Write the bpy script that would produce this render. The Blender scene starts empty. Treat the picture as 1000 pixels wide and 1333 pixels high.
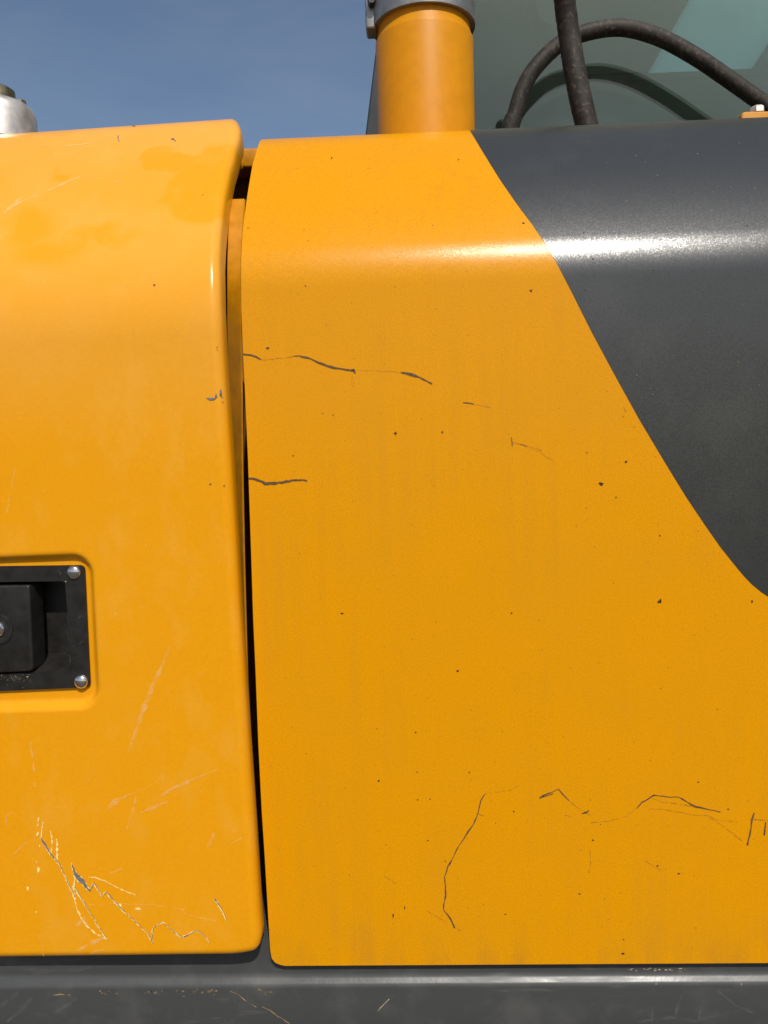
import bpy, bmesh, math, random
from mathutils import Vector, Matrix
random.seed(7)
R = math.radians
scene = bpy.context.scene
col = scene.collection

# ------------------------------------------------------------------ camera
H = 1.55            # eye height above the ground
D = 0.80            # eye to the side panel
F = 1000.0          # focal length in pixels of the 1000 px wide photograph
YAW, PITCH, ROLL = R(2.0), R(5.3), R(1.7)
CAM = Vector((0, -D, H))
fwd = Vector((-math.sin(YAW)*math.cos(PITCH), math.cos(YAW)*math.cos(PITCH), -math.sin(PITCH)))
r0 = fwd.cross(Vector((0, 0, 1))).normalized()
u0 = r0.cross(fwd).normalized()
rgt = r0*math.cos(ROLL) - u0*math.sin(ROLL)
upv = u0*math.cos(ROLL) + r0*math.sin(ROLL)
cd = bpy.data.cameras.new('camera')
cam = bpy.data.objects.new('camera', cd); col.objects.link(cam)
cam.matrix_world = Matrix(((rgt.x, upv.x, -fwd.x, CAM.x), (rgt.y, upv.y, -fwd.y, CAM.y),
                           (rgt.z, upv.z, -fwd.z, CAM.z), (0, 0, 0, 1)))
cd.sensor_fit = 'HORIZONTAL'; cd.sensor_width = 36; cd.lens = 36*F/1000.0
cd.clip_start = 0.02; cd.clip_end = 3000
scene.camera = cam

# ------------------------------------------------------------------ sky and sun
SUN_EL, SUN_AZ = R(48), R(15)      # azimuth measured to the right of straight behind the camera
w = bpy.data.worlds.new('World'); scene.world = w; w.use_nodes = True
nt = w.node_tree; bg = nt.nodes['Background']
sky = nt.nodes.new('ShaderNodeTexSky'); sky.sky_type = 'NISHITA'; sky.sun_disc = False
sky.sun_elevation = SUN_EL; sky.sun_rotation = math.pi - SUN_AZ
sky.air_density = 1.0; sky.dust_density = 2.0; sky.ozone_density = 1.5
# faint wisps of high cirrus over the whole sky
wt = nt.nodes.new('ShaderNodeTexCoord'); wm = nt.nodes.new('ShaderNodeMapping'); wm.inputs['Scale'].default_value = (2.2, 2.2, 7.0); wm.inputs['Rotation'].default_value = (0.0, 0.22, 0.0)
wn_ = nt.nodes.new('ShaderNodeTexNoise'); wn_.inputs['Scale'].default_value = 2.2; wn_.inputs['Detail'].default_value = 6; wn_.inputs['Distortion'].default_value = 0.5
wr = nt.nodes.new('ShaderNodeMapRange'); wr.inputs[1].default_value = 0.42; wr.inputs[2].default_value = 0.75; wr.inputs[3].default_value = 0.0; wr.inputs[4].default_value = 0.16
wx = nt.nodes.new('ShaderNodeMix'); wx.data_type = 'RGBA'; wx.inputs['B'].default_value = (3.6, 4.0, 4.3, 1)
nt.links.new(wt.outputs['Generated'], wm.inputs[0]); nt.links.new(wm.outputs[0], wn_.inputs['Vector']); nt.links.new(wn_.outputs['Fac'], wr.inputs[0])
nt.links.new(wr.outputs[0], wx.inputs['Factor']); nt.links.new(sky.outputs[0], wx.inputs['A'])
nt.links.new(wx.outputs['Result'], bg.inputs[0]); bg.inputs[1].default_value = 0.10
sd = bpy.data.lights.new('sun', 'SUN'); sd.energy = 3.7; sd.angle = R(0.53); sd.color = (1, 0.955, 0.88)
sun = bpy.data.objects.new('sun', sd); col.objects.link(sun)
to_sun = Vector((math.sin(SUN_AZ)*math.cos(SUN_EL), -math.cos(SUN_AZ)*math.cos(SUN_EL), math.sin(SUN_EL)))
sun.rotation_euler = to_sun.to_track_quat('Z', 'Y').to_euler(); sun.location = (1.5, -4, 8)
scene.view_settings.view_transform = 'Standard'; scene.view_settings.look = 'None'
scene.view_settings.exposure = 0.0; scene.view_settings.gamma = 1.0
scene.cycles.max_bounces = 10; scene.cycles.transparent_max_bounces = 16

# ------------------------------------------------------------------ pixel helpers
def proj(P):
    d = P - CAM; cz = d.dot(fwd)
    return 500 + F*d.dot(rgt)/cz, 666.5 - F*d.dot(upv)/cz
def ray(px, py):
    return (fwd + rgt*((px-500)/F) + upv*((666.5-py)/F))
def at(px, py, Y):
    d = ray(px, py); return CAM + d*((Y-CAM.y)/d.y)
def interp(poly, v):               # poly: list of (x, y) with rising y; returns x at y = v
    if v <= poly[0][1]: a, b = poly[0], poly[1]
    elif v >= poly[-1][1]: a, b = poly[-2], poly[-1]
    else:
        for a, b in zip(poly, poly[1:]):
            if a[1] <= v <= b[1]: break
    t = (v-a[1])/(b[1]-a[1]); return a[0] + t*(b[0]-a[0])

# ------------------------------------------------------------------ materials
def mat(name):
    m = bpy.data.materials.new(name); m.use_nodes = True
    return m, m.node_tree, m.node_tree.nodes['Principled BSDF']
def N(t, kind, **kw):
    n = t.nodes.new(kind)
    for k, v in kw.items(): setattr(n, k, v)
    return n
def noise(t, scale, detail=3, rough=0.55, vec=None, stretch=None):
    n = N(t, 'ShaderNodeTexNoise'); n.inputs['Scale'].default_value = scale
    n.inputs['Detail'].default_value = detail; n.inputs['Roughness'].default_value = rough
    tc = N(t, 'ShaderNodeTexCoord')
    if stretch:
        mp = N(t, 'ShaderNodeMapping'); mp.inputs['Scale'].default_value = stretch
        t.links.new(tc.outputs['Object'], mp.inputs['Vector']); t.links.new(mp.outputs[0], n.inputs['Vector'])
    else: t.links.new(tc.outputs['Object'], n.inputs['Vector'])
    return n.outputs['Fac']
def ramp(t, fac, stops):
    n = N(t, 'ShaderNodeValToRGB'); el = n.color_ramp.elements
    while len(el) < len(stops): el.new(0.5)
    for e, (p, c) in zip(el, stops):
        e.position = p; e.color = (c, c, c, 1) if isinstance(c, (int, float)) else (*c, 1)
    t.links.new(fac, n.inputs[0]); return n.outputs[0]
def mixc(t, fac, a, b, mode='MIX'):
    n = N(t, 'ShaderNodeMix', data_type='RGBA', blend_type=mode)
    for s, v in ((n.inputs['Factor'], fac), (n.inputs['A'], a), (n.inputs['B'], b)):
        if isinstance(v, (int, float)): s.default_value = v
        elif isinstance(v, tuple): s.default_value = (*v, 1)
        else: t.links.new(v, s)
    return n.outputs['Result']
def bump(t, bs, hs):
    prev = None
    for h, strength, dist in hs:
        b = N(t, 'ShaderNodeBump'); b.inputs['Strength'].default_value = strength; b.inputs['Distance'].default_value = dist
        t.links.new(h, b.inputs['Height'])
        if prev: t.links.new(prev, b.inputs['Normal'])
        prev = b.outputs[0]
    t.links.new(prev, bs.inputs['Normal'])
def flakes(t, bs, scale, k):                     # tiny facets in the paint, each with its own tilt
    v = N(t, 'ShaderNodeTexVoronoi'); v.inputs['Scale'].default_value = scale
    tc = N(t, 'ShaderNodeTexCoord'); t.links.new(tc.outputs['Object'], v.inputs['Vector'])
    m1 = N(t, 'ShaderNodeVectorMath', operation='MULTIPLY_ADD'); t.links.new(v.outputs['Color'], m1.inputs[0])
    m1.inputs[1].default_value = (k, k, k); m1.inputs[2].default_value = (-k/2,)*3
    src = bs.inputs['Normal'].links[0].from_socket
    ad = N(t, 'ShaderNodeVectorMath', operation='ADD'); t.links.new(src, ad.inputs[0]); t.links.new(m1.outputs[0], ad.inputs[1])
    nm = N(t, 'ShaderNodeVectorMath', operation='NORMALIZE'); t.links.new(ad.outputs[0], nm.inputs[0])
    t.links.new(nm.outputs[0], bs.inputs['Normal'])
def mrange(t, v, a, b, c, d):
    n = N(t, 'ShaderNodeMapRange'); t.links.new(v, n.inputs[0])
    for i, x in enumerate((a, b, c, d)): n.inputs[i+1].default_value = x
    return n.outputs[0]

YEL = (0.69, 0.281, 0.0002)
def yellow_panel():
    m, t, b = mat('yellow_satin_paint')
    fine = noise(t, 520, 3, 0.7); mid = noise(t, 9, 4); streak = noise(t, 55, 4, 0.65, stretch=(1, 1, 0.045))
    c = mixc(t, ramp(t, fine, [(0.3, 0.0), (0.75, 1.0)]), tuple(v*0.86 for v in YEL), tuple(v*1.12 for v in YEL))
    c = mixc(t, ramp(t, mid, [(0.42, 0.0), (0.7, 0.14)]), c, (0.55, 0.25, 0.01))
    pm = N(t, 'ShaderNodeMath', operation='MULTIPLY')      # run marks come and go in patches
    t.links.new(ramp(t, streak, [(0.45, 0.0), (0.75, 0.26)]), pm.inputs[0]); t.links.new(ramp(t, noise(t, 5.5, 3), [(0.40, 0.05), (0.65, 1.0)]), pm.inputs[1])
    c = mixc(t, pm.outputs[0], c, (0.42, 0.20, 0.02))
    speck = noise(t, 260, 1, 0.4)
    c = mixc(t, ramp(t, speck, [(0.755, 0.0), (0.80, 0.45)]), c, (0.25, 0.10, 0.01))
    # grime gathered in the last centimetres above the lower edge
    tc = N(t, 'ShaderNodeTexCoord'); sx = N(t, 'ShaderNodeSeparateXYZ'); t.links.new(tc.outputs['Object'], sx.inputs[0])
    gr = mrange(t, sx.outputs[2], H-0.52, H-0.575, 0.0, 1.0)
    gm = N(t, 'ShaderNodeMath', operation='MULTIPLY'); t.links.new(gr, gm.inputs[0])
    t.links.new(ramp(t, noise(t, 38, 4, 0.6, stretch=(1, 1, 0.25)), [(0.45, 0.0), (0.75, 0.34)]), gm.inputs[1])
    c = mixc(t, gm.outputs[0], c, (0.22, 0.13, 0.03))
    t.links.new(c, b.inputs['Base Color'])
    t.links.new(mrange(t, mid, 0.3, 0.7, 0.23, 0.29), b.inputs['Roughness'])
    b.inputs['Specular IOR Level'].default_value = 0.22
    bump(t, b, [(noise(t, 900, 2, 0.5), 0.12, 0.0005), (noise(t, 6, 2), 0.12, 0.006)]); flakes(t, b, 950, 0.04)
    return m
def door_spot(px, py):
    p = at(px, py, 0.03 if py < 260 else -0.01); return (p.x, p.z)
WIPES = [(door_spot(262, 232), (0.045, 0.055), 0.08), (door_spot(195, 180), (0.030, 0.018), 0.10), (door_spot(176, 201), (0.013, 0.009), 0.15),
         (door_spot(20, 285), (0.03, 0.024), 0.4), (door_spot(60, 320), (0.04, 0.02), 0.5), (door_spot(110, 300), (0.04, 0.012), 0.5), (door_spot(55, 205), (0.012, 0.006), 0.3)]
def yellow_door():
    m, t, b = mat('yellow_gloss_paint')
    fine = noise(t, 300, 2, 0.6)
    c = mixc(t, ramp(t, fine, [(0.3, 0.0), (0.75, 1.0)]), tuple(v*1.04 for v in YEL), tuple(v*1.11 for v in YEL))
    b.inputs['Specular IOR Level'].default_value = 0.28
    # thin dust film, wiped away in soft-edged patches
    dust = noise(t, 7.5, 3, 0.5); d2 = noise(t, 34, 4, 0.6, stretch=(1, 1, 0.5))
    tc = N(t, 'ShaderNodeTexCoord'); sx = N(t, 'ShaderNodeSeparateXYZ'); t.links.new(tc.outputs['Object'], sx.inputs[0])
    hi = mrange(t, sx.outputs[2], H+0.02, H+0.22, 0.10, 1.0)
    dm = N(t, 'ShaderNodeMath', operation='MULTIPLY'); t.links.new(hi, dm.inputs[0])
    wn = N(t, 'ShaderNodeTexNoise'); wn.inputs['Scale'].default_value = 22; wn.inputs['Detail'].default_value = 3
    t.links.new(tc.outputs['Object'], wn.inputs['Vector'])
    wv = N(t, 'ShaderNodeVectorMath', operation='MULTIPLY_ADD'); t.links.new(wn.outputs['Color'], wv.inputs[0])
    wv.inputs[1].default_value = (0.05, 0.0, 0.05); wv.inputs[2].default_value = (-0.025, 0, -0.025)
    wp = N(t, 'ShaderNodeVectorMath', operation='ADD'); t.links.new(tc.outputs['Object'], wp.inputs[0]); t.links.new(wv.outputs[0], wp.inputs[1])
    keep = None
    for (qx, qz), (ax, az), soft in WIPES:
        mp = N(t, 'ShaderNodeMapping', vector_type='TEXTURE'); mp.inputs['Location'].default_value = (qx, 0, qz); mp.inputs['Scale'].default_value = (ax, 1e6, az)
        t.links.new(wp.outputs[0], mp.inputs['Vector'])
        ln = N(t, 'ShaderNodeVectorMath', operation='LENGTH'); t.links.new(mp.outputs[0], ln.inputs[0])
        v = mrange(t, ln.outputs['Value'], 1.0-soft, 1.0+soft, 0.25, 1.0)
        if keep is None: keep = v
        else:
            mi = N(t, 'ShaderNodeMath', operation='MINIMUM'); t.links.new(keep, mi.inputs[0]); t.links.new(v, mi.inputs[1]); keep = mi.outputs[0]
    dk = N(t, 'ShaderNodeMath', operation='MULTIPLY'); t.links.new(keep, dk.inputs[0])
    t.links.new(ramp(t, dust, [(0.35, 0.16), (0.7, 0.32)]), dk.inputs[1]); t.links.new(dk.outputs[0], dm.inputs[1])
    c = mixc(t, dm.outputs[0], c, (0.86, 0.50, 0.16))
    c = mixc(t, ramp(t, d2, [(0.50, 0.0), (0.75, 0.16)]), c, (0.80, 0.45, 0.10))
    t.links.new(c, b.inputs['Base Color'])
    t.links.new(mrange(t, dust, 0.35, 0.65, 0.16, 0.26), b.inputs['Roughness'])
    bump(t, b, [(noise(t, 300, 2, 0.5), 0.06, 0.0006), (noise(t, 7, 2), 0.24, 0.006)])
    return m
def simple(name, c, rough=0.5, metal=0.0, var=0.15, scale=40, bmp=0.1, fine=300, bdist=0.001, spec=0.5):
    m, t, b = mat(name); b.inputs['Specular IOR Level'].default_value = spec
    n = noise(t, scale, 4)
    t.links.new(mixc(t, ramp(t, n, [(0.3, 0.0), (0.7, 1.0)]), tuple(v*(1-var) for v in c), tuple(min(1, v*(1+var)) for v in c)), b.inputs['Base Color'])
    t.links.new(mrange(t, n, 0.3, 0.7, max(0.03, rough-0.06), min(1, rough+0.06)), b.inputs['Roughness'])
    b.inputs['Metallic'].default_value = metal
    if bmp: bump(t, b, [(noise(t, fine, 3), bmp, bdist)])
    return m
def grey_panel():
    m, t, b = mat('charcoal_satin_paint')
    fine = noise(t, 420, 2, 0.6)
    c = mixc(t, ramp(t, fine, [(0.3, 0.0), (0.75, 1.0)]), (0.021, 0.0225, 0.021), (0.029, 0.0305, 0.029))
    c = mixc(t, ramp(t, noise(t, 11, 4), [(0.5, 0.0), (0.8, 0.12)]), c, (0.16, 0.15, 0.14))
    t.links.new(c, b.inputs['Base Color']); b.inputs['Roughness'].default_value = 0.26; b.inputs['Specular IOR Level'].default_value = 0.62; b.inputs['Coat Weight'].default_value = 0.5; b.inputs['Coat Roughness'].default_value = 0.38
    bump(t, b, [(noise(t, 6, 2), 0.12, 0.006)]); flakes(t, b, 950, 0.075)
    return m
def sill_paint():
    m, t, b = mat('charcoal_frame_paint')
    c = mixc(t, ramp(t, noise(t, 14, 5, 0.65), [(0.5, 0.0), (0.75, 0.35)]), (0.056, 0.058, 0.058), (0.14, 0.135, 0.125))
    sc = noise(t, 22, 3, 0.7, stretch=(0.35, 1, 2.2))
    c = mixc(t, ramp(t, sc, [(0.60, 0.0), (0.68, 0.18)]), c, (0.22, 0.205, 0.18))
    t.links.new(c, b.inputs['Base Color'])
    t.links.new(mrange(t, sc, 0.4, 0.7, 0.28, 0.48), b.inputs['Roughness']); b.inputs['Specular IOR Level'].default_value = 0.38
    bump(t, b, [(noise(t, 180, 2), 0.10, 0.001), (noise(t, 10, 2), 0.15, 0.004)])
    return m
def rubber():
    m, t, b = mat('worn_black_rubber')
    n = noise(t, 60, 5, 0.7); n2 = noise(t, 160, 3, 0.6)
    c = mixc(t, ramp(t, n, [(0.35, 0.0), (0.7, 1.0)]), (0.014, 0.012, 0.010), (0.040, 0.032, 0.024))
    c = mixc(t, ramp(t, n2, [(0.56, 0.0), (0.70, 0.55)]), c, (0.13, 0.10, 0.065))
    t.links.new(c, b.inputs['Base Color']); b.inputs['Roughness'].default_value = 0.62; b.inputs['Specular IOR Level'].default_value = 0.3
    bump(t, b, [(n2, 0.4, 0.001)])
    return m
def glass(name, tint, dust, haze=0.0):
    m, t, b = mat(name); t.nodes.remove(b)
    out = t.nodes['Material Output']
    tr = N(t, 'ShaderNodeBsdfTransparent'); tr.inputs[0].default_value = (*tint, 1)
    gl = N(t, 'ShaderNodeBsdfGlossy'); gl.inputs['Roughness'].default_value = 0.0; gl.inputs[0].default_value = (0.95, 1, 0.88, 1)
    fr = N(t, 'ShaderNodeFresnel'); fr.inputs[0].default_value = 1.68
    mx = N(t, 'ShaderNodeMixShader'); t.links.new(fr.outputs[0], mx.inputs[0]); t.links.new(tr.outputs[0], mx.inputs[1]); t.links.new(gl.outputs[0], mx.inputs[2])
    df = N(t, 'ShaderNodeBsdfDiffuse'); df.inputs[0].default_value = (0.36, 0.42, 0.37, 1)
    m2 = N(t, 'ShaderNodeMixShader')
    t.links.new(ramp(t, noise(t, 5, 4), [(0.3, dust*0.6), (0.7, dust*1.3)]), m2.inputs[0])
    t.links.new(mx.outputs[0], m2.inputs[1]); t.links.new(df.outputs[0], m2.inputs[2]); t.links.new(m2.outputs[0], out.inputs[0])
    if haze:                                     # milky film that glows with the daylight behind it
        tl = N(t, 'ShaderNodeBsdfTranslucent'); tl.inputs[0].default_value = (0.74, 1.0, 1.0, 1)
        m3 = N(t, 'ShaderNodeMixShader')
        t.links.new(ramp(t, noise(t, 4, 3), [(0.3, haze*0.8), (0.7, haze*1.2)]), m3.inputs[0])
        t.links.new(m2.outputs[0], m3.inputs[1]); t.links.new(tl.outputs[0], m3.inputs[2]); t.links.new(m3.outputs[0], out.inputs[0])
    return m
def film(name, c, alpha, scale=120):
    m, t, b = mat(name)
    b.inputs['Base Color'].default_value = (*c, 1); b.inputs['Roughness'].default_value = 0.6
    t.links.new(ramp(t, noise(t, scale, 3, 0.6), [(0.35, 0.0), (0.65, alpha)]), b.inputs['Alpha'])
    return m

M = dict(
    panel=yellow_panel(), door=yellow_door(), grey=grey_panel(), sill=sill_paint(), rubber=rubber(),
    pipe=simple('yellow_pipe_paint', (0.60, 0.235, 0.001), 0.42, 0, 0.05, 60, 0.10, 500, spec=0.22),
    jamb=simple('yellow_frame_paint', (0.50, 0.20, 0.002), 0.4, 0, 0.15, 60, 0.1, spec=0.3),
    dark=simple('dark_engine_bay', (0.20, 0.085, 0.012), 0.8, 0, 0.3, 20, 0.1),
    black=simple('black_latch_plastic', (0.014, 0.0125, 0.011), 0.42, 0, 0.3, 70, 0.12, 220),
    chrome=simple('screw_steel', (0.72, 0.70, 0.68), 0.14, 1, 0.1, 200, 0.05),
    alu=simple('cast_aluminium', (0.70, 0.66, 0.60), 0.46, 0.75, 0.18, 60, 0.12, 160),
    brass=simple('dull_zinc', (0.34, 0.29, 0.18), 0.45, 1, 0.2, 90, 0.2),
    clamp=simple('grey_steel_band', (0.30, 0.30, 0.29), 0.45, 0.7, 0.15, 60, 0.1),
    frame=simple('cab_frame_paint', (0.030, 0.033, 0.035), 0.45, 0, 0.1, 30, 0.05),
    trim=simple('cab_trim_plastic', (0.055, 0.062, 0.054), 0.7, 0, 0.12, 6, 0.0),
    seat=simple('seat_vinyl', (0.16, 0.12, 0.14), 0.6, 0, 0.1, 20, 0.05),
    window=glass('tinted_cab_glass', (0.76, 0.88, 0.79), 0.03),
    far_window=glass('teal_cab_glass', (0.92, 1.0, 1.0), 0.05, 0.75),
    scr=simple('bare_primer_dark', (0.095, 0.056, 0.020), 0.7, 0, 0.65, 420, 0),
    chip=simple('chip_to_rust', (0.035, 0.016, 0.008), 0.8, 0, 0.5, 300, 0),
    scr_grey=simple('primer_grey', (0.15, 0.15, 0.15), 0.6, 0, 0.4, 200, 0),
    scr_pale=simple('torn_paint_edge', (0.88, 0.66, 0.22), 0.6, 0, 0.1, 200, 0),
    sand=simple('sandy_dust', (0.40, 0.33, 0.21), 0.9, 0, 0.3, 200, 0),
    ochre=simple('ochre_paint_smear', (0.25, 0.165, 0.075), 0.8, 0, 0.3, 200, 0),
    smear=film('pale_rub_mark', (0.92, 0.64, 0.24), 0.45),
    smear_grey=film('pale_scuff', (0.22, 0.21, 0.19), 0.22, 60),
    hair=film('hairline_mark', (0.20, 0.09, 0.02), 0.75, 400),
)

# ------------------------------------------------------------------ mesh helpers
def link(name, me, m, parent):
    o = bpy.data.objects.new(name, me); col.objects.link(o)
    if m is not None: me.materials.append(m)
    o.parent = parent
    return o
def mesh(name, verts, faces, m, parent=None, smooth=True):
    me = bpy.data.meshes.new(name); me.from_pydata([tuple(v) for v in verts], [], faces); me.update()
    bm = bmesh.new(); bm.from_mesh(me); bmesh.ops.recalc_face_normals(bm, faces=bm.faces); bm.to_mesh(me); bm.free()
    if smooth:
        for p in me.polygons: p.use_smooth = True
    return link(name, me, m, parent)
def from_bm(name, bm, m, parent=None, smooth=False, bevel=0.0, seg=3):
    if bevel:
        bmesh.ops.bevel(bm, geom=[e for e in bm.edges if e.calc_face_angle(0) > 0.5], offset=bevel, segments=seg, affect='EDGES', profile=0.5)
    bmesh.ops.recalc_face_normals(bm, faces=bm.faces)
    me = bpy.data.meshes.new(name); bm.to_mesh(me); bm.free()
    if smooth:
        for p in me.polygons: p.use_smooth = True
        try: me.set_sharp_from_angle(angle=R(35))
        except Exception: pass
    return link(name, me, m, parent)
def box(name, lo, hi, m, parent, bevel=0.003):
    bm = bmesh.new(); bmesh.ops.create_cube(bm, size=1)
    for v in bm.verts:
        v.co = Vector([lo[i] + (v.co[i]+0.5)*(hi[i]-lo[i]) for i in range(3)])
    return from_bm(name, bm, m, parent, True, bevel)
def prism(name, pts, depth, m, parent, bevel=0.0):      # polygon of points at one Y, pushed back along +Y
    bm = bmesh.new(); f = bm.faces.new([bm.verts.new(p) for p in pts])
    r = bmesh.ops.extrude_face_region(bm, geom=[f])
    for g in r['geom']:
        if isinstance(g, bmesh.types.BMVert): g.co.y += depth
    return from_bm(name, bm, m, parent, True, bevel)
def lathe(name, prof, c, m, parent, seg=64, axis='Z'):   # prof: (radius, height)
    vs, fs = [], []
    for r, h in prof:
        for k in range(seg):
            a = 2*math.pi*k/seg
            p = (r*math.cos(a), r*math.sin(a), h) if axis == 'Z' else (r*math.cos(a), -h, r*math.sin(a))
            vs.append(Vector(p) + Vector(c))
    for i in range(len(prof)-1):
        for k in range(seg):
            k2 = (k+1) % seg; fs.append((i*seg+k, i*seg+k2, (i+1)*seg+k2, (i+1)*seg+k))
    if prof[0][0] > 1e-6: fs.append(tuple(range(seg-1, -1, -1)))
    if prof[-1][0] > 1e-6: fs.append(tuple(range((len(prof)-1)*seg, len(prof)*seg)))
    bm = bmesh.new(); bv = [bm.verts.new(v) for v in vs]
    for f in fs: bm.faces.new([bv[i] for i in f])
    bmesh.ops.remove_doubles(bm, verts=bm.verts, dist=1e-6)
    return from_bm(name, bm, m, parent, True)
def catmull(pts, n=12):
    out = []
    P = [pts[0]*2-pts[1]] + pts + [pts[-1]*2-pts[-2]]
    for i in range(1, len(P)-2):
        for k in range(n):
            t = k/n; a, b, c, d = P[i-1], P[i], P[i+1], P[i+2]
            out.append(0.5*((2*b) + (c-a)*t + (2*a-5*b+4*c-d)*t*t + (3*b-a-3*c+d)*t**3))
    out.append(pts[-1]); return out
def tube(name, pts, rad, m, parent, seg=20, wob=0.0):
    pts = catmull(pts, 14); vs, fs = [], []; up = Vector((0, 1, 0))
    for i, p in enumerate(pts):
        t = (pts[min(i+1, len(pts)-1)] - pts[max(i-1, 0)]).normalized()
        a = t.cross(up).normalized(); b = a.cross(t)
        f = i/(len(pts)-1); r = rad[0] + (rad[1]-rad[0])*f + random.uniform(-wob, wob)
        for k in range(seg):
            g = 2*math.pi*k/seg; vs.append(p + a*(r*math.cos(g)) + b*(r*math.sin(g)))
    for i in range(len(pts)-1):
        for k in range(seg):
            k2 = (k+1) % seg; fs.append((i*seg+k, i*seg+k2, (i+1)*seg+k2, (i+1)*seg+k))
    fs.append(tuple(range(seg))); fs.append(tuple(range((len(pts)-1)*seg, len(pts)*seg)))
    return mesh(name, vs, fs, m, parent)

# ------------------------------------------------------------------ curved sheet-metal profiles
class Profile:
    """A sheet running along X whose section in Y (depth) and Z is walked with a changing normal angle."""
    def __init__(self, y0, z0, runs, step, k_roll=0.0, k_yaw=0.0, x0=0.0):
        self.kr, self.ky, self.x0 = k_roll, k_yaw, x0
        self.P = [(y0, z0, 0.0, 0.0)]; y, z, s, ph = y0, z0, 0.0, 0.0
        for length, p1, st in runs:
            n = max(1, int(math.ceil(length/(st or step)))); d = length/n; p0 = ph
            for i in range(n):
                ph = p0 + (p1-p0)*(i+1)/n; pm = p0 + (p1-p0)*(i+0.5)/n
                y += d*math.sin(R(pm)); z += d*math.cos(R(pm)); s += d
                self.P.append((y, z, ph, s))
    def world(self, X, y, z): return Vector((X, y - self.ky*(X-self.x0), z + self.kr*(X-self.x0)))
    def pt(self, X, i, off=0.0):
        y, z, ph, s = self.P[i]
        return self.world(X, y - off*math.cos(R(ph)), z + off*math.sin(R(ph)))
    def hit(self, px, py):
        d = ray(px, py)
        o2 = (CAM.y + self.ky*(CAM.x-self.x0), CAM.z - self.kr*(CAM.x-self.x0)); d2 = (d.y + self.ky*d.x, d.z - self.kr*d.x)
        best = None
        for a, b in zip(self.P, self.P[1:]):
            ey, ez = b[0]-a[0], b[1]-a[1]; den = d2[0]*ez - d2[1]*ey
            if abs(den) < 1e-12: continue
            qy, qz = a[0]-o2[0], a[1]-o2[1]
            t = (qy*ez - qz*ey)/den; u = (qy*d2[1] - qz*d2[0])/den
            if t > 0 and -1e-6 <= u <= 1+1e-6 and (best is None or t < best[0]): best = (t, u, a, b)
        if best is None: return None
        t, u, a, b = best; P = CAM + d*t; ph = a[2] + (b[2]-a[2])*u
        return P, Vector((0, -math.cos(R(ph)), math.sin(R(ph)))), a[3] + (b[3]-a[3])*u
    def edge(self, i, poly, off=0.0):       # X where row i meets an outline given in pixels
        lo, hi = -1.6, 1.6
        for _ in range(46):
            mid = (lo+hi)/2; q = proj(self.pt(mid, i, off))
            if q[0] < interp(poly, q[1]): lo = mid
            else: hi = mid
        return (lo+hi)/2

HZ = H
hood = Profile(0.0, HZ-0.5785, [(0.012, 0, 0.001), (0.725, 0, 0.008), (0.046, 27, 0.0025), (0.164, 44, 0.008), (0.075, 88, 0.0022), (0.03, 90, 0.01)], 0.01)
door = Profile(-0.022, HZ-0.5535, [(0.03, 0, 0.0015), (0.636, 0, 0.0026), (0.10, 30, 0.004), (0.211, 46, 0.006), (0.07, 90, 0.004), (0.03, 92, 0.01)], 0.01, 0.016, 0.014, -0.2)

machine = bpy.data.objects.new('construction_machine', None); col.objects.link(machine)
machine['label'] = 'yellow and charcoal construction machine side with scratched engine door, hood panel and cab glass'
machine['category'] = 'machine'

# ------------------------------------------------------------------ ground (out of view, under the machine)
gm = simple('dark_gravel_yard', (0.075, 0.066, 0.055), 0.95, 0, 0.25, 3, 0.3, 30, 0.02)
g = mesh('ground', [(-900, -900, 0), (900, -900, 0), (900, 900, 0), (-900, 900, 0)], [(0, 1, 2, 3)], gm, None, False)
g['kind'] = 'structure'

# ------------------------------------------------------------------ hood side panel
HOOD_L = [(347, 179), (342, 181), (338, 184), (334.6, 195), (328.6, 215), (325.6, 233), (321.8, 256), (317.3, 290), (315, 318), (314, 345), (314.3, 400), (316.5, 460),
          (319.5, 520), (323, 600), (327, 720), (329.5, 800), (333, 880), (336.5, 970), (340.5, 1050), (345, 1120), (349.6, 1200), (352, 1240), (354, 1248), (358, 1253), (364, 1256), (372, 1257.5)]
GREY_L = [(611, 168), (629, 198), (650, 232), (672, 264), (693, 292), (709, 315), (726, 344), (745, 381), (770, 431), (800, 487), (832, 545), (866, 602), (893, 646), (915, 679), (938, 712), (962, 742), (975, 757), (986, 767), (1003, 779), (1030, 793), (1080, 808)]
def sheet(name, prof, XL, XR, rows, nx, m, parent, off=0.0, thick=0.0, grade=1.0):
    vs, fs = [], []
    for j, i in enumerate(rows):
        a, b = XL(i), XR(i)
        for k in range(nx+1):
            t = (k/nx)**grade; vs.append(prof.pt(a+(b-a)*t, i, off))
    n = nx+1
    for j in range(len(rows)-1):
        for k in range(nx): fs.append((j*n+k, j*n+k+1, (j+1)*n+k+1, (j+1)*n+k))
    if thick:                       # folded-back thickness all round
        base = len(vs); nr = len(rows)
        for j, i in enumerate(rows):
            a, b = XL(i), XR(i)
            for k in range(nx+1): vs.append(prof.pt(a+(b-a)*((k/nx)**grade), i, off-thick))
        for j in range(nr-1):
            for k in range(nx): fs.append((base+j*n+k, base+(j+1)*n+k, base+(j+1)*n+k+1, base+j*n+k+1))
            for k in (0, nx): fs.append((j*n+k, (j+1)*n+k, base+(j+1)*n+k, base+j*n+k))
        for k in range(nx):
            for j in (0, nr-1): fs.append((j*n+k, j*n+k+1, base+j*n+k+1, base+j*n+k))
    o = mesh(name, vs, fs, m, parent)
    o.data.set_sharp_from_angle(angle=R(50))
    return o
rows = list(range(len(hood.P)))
XEND = 0.95
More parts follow.
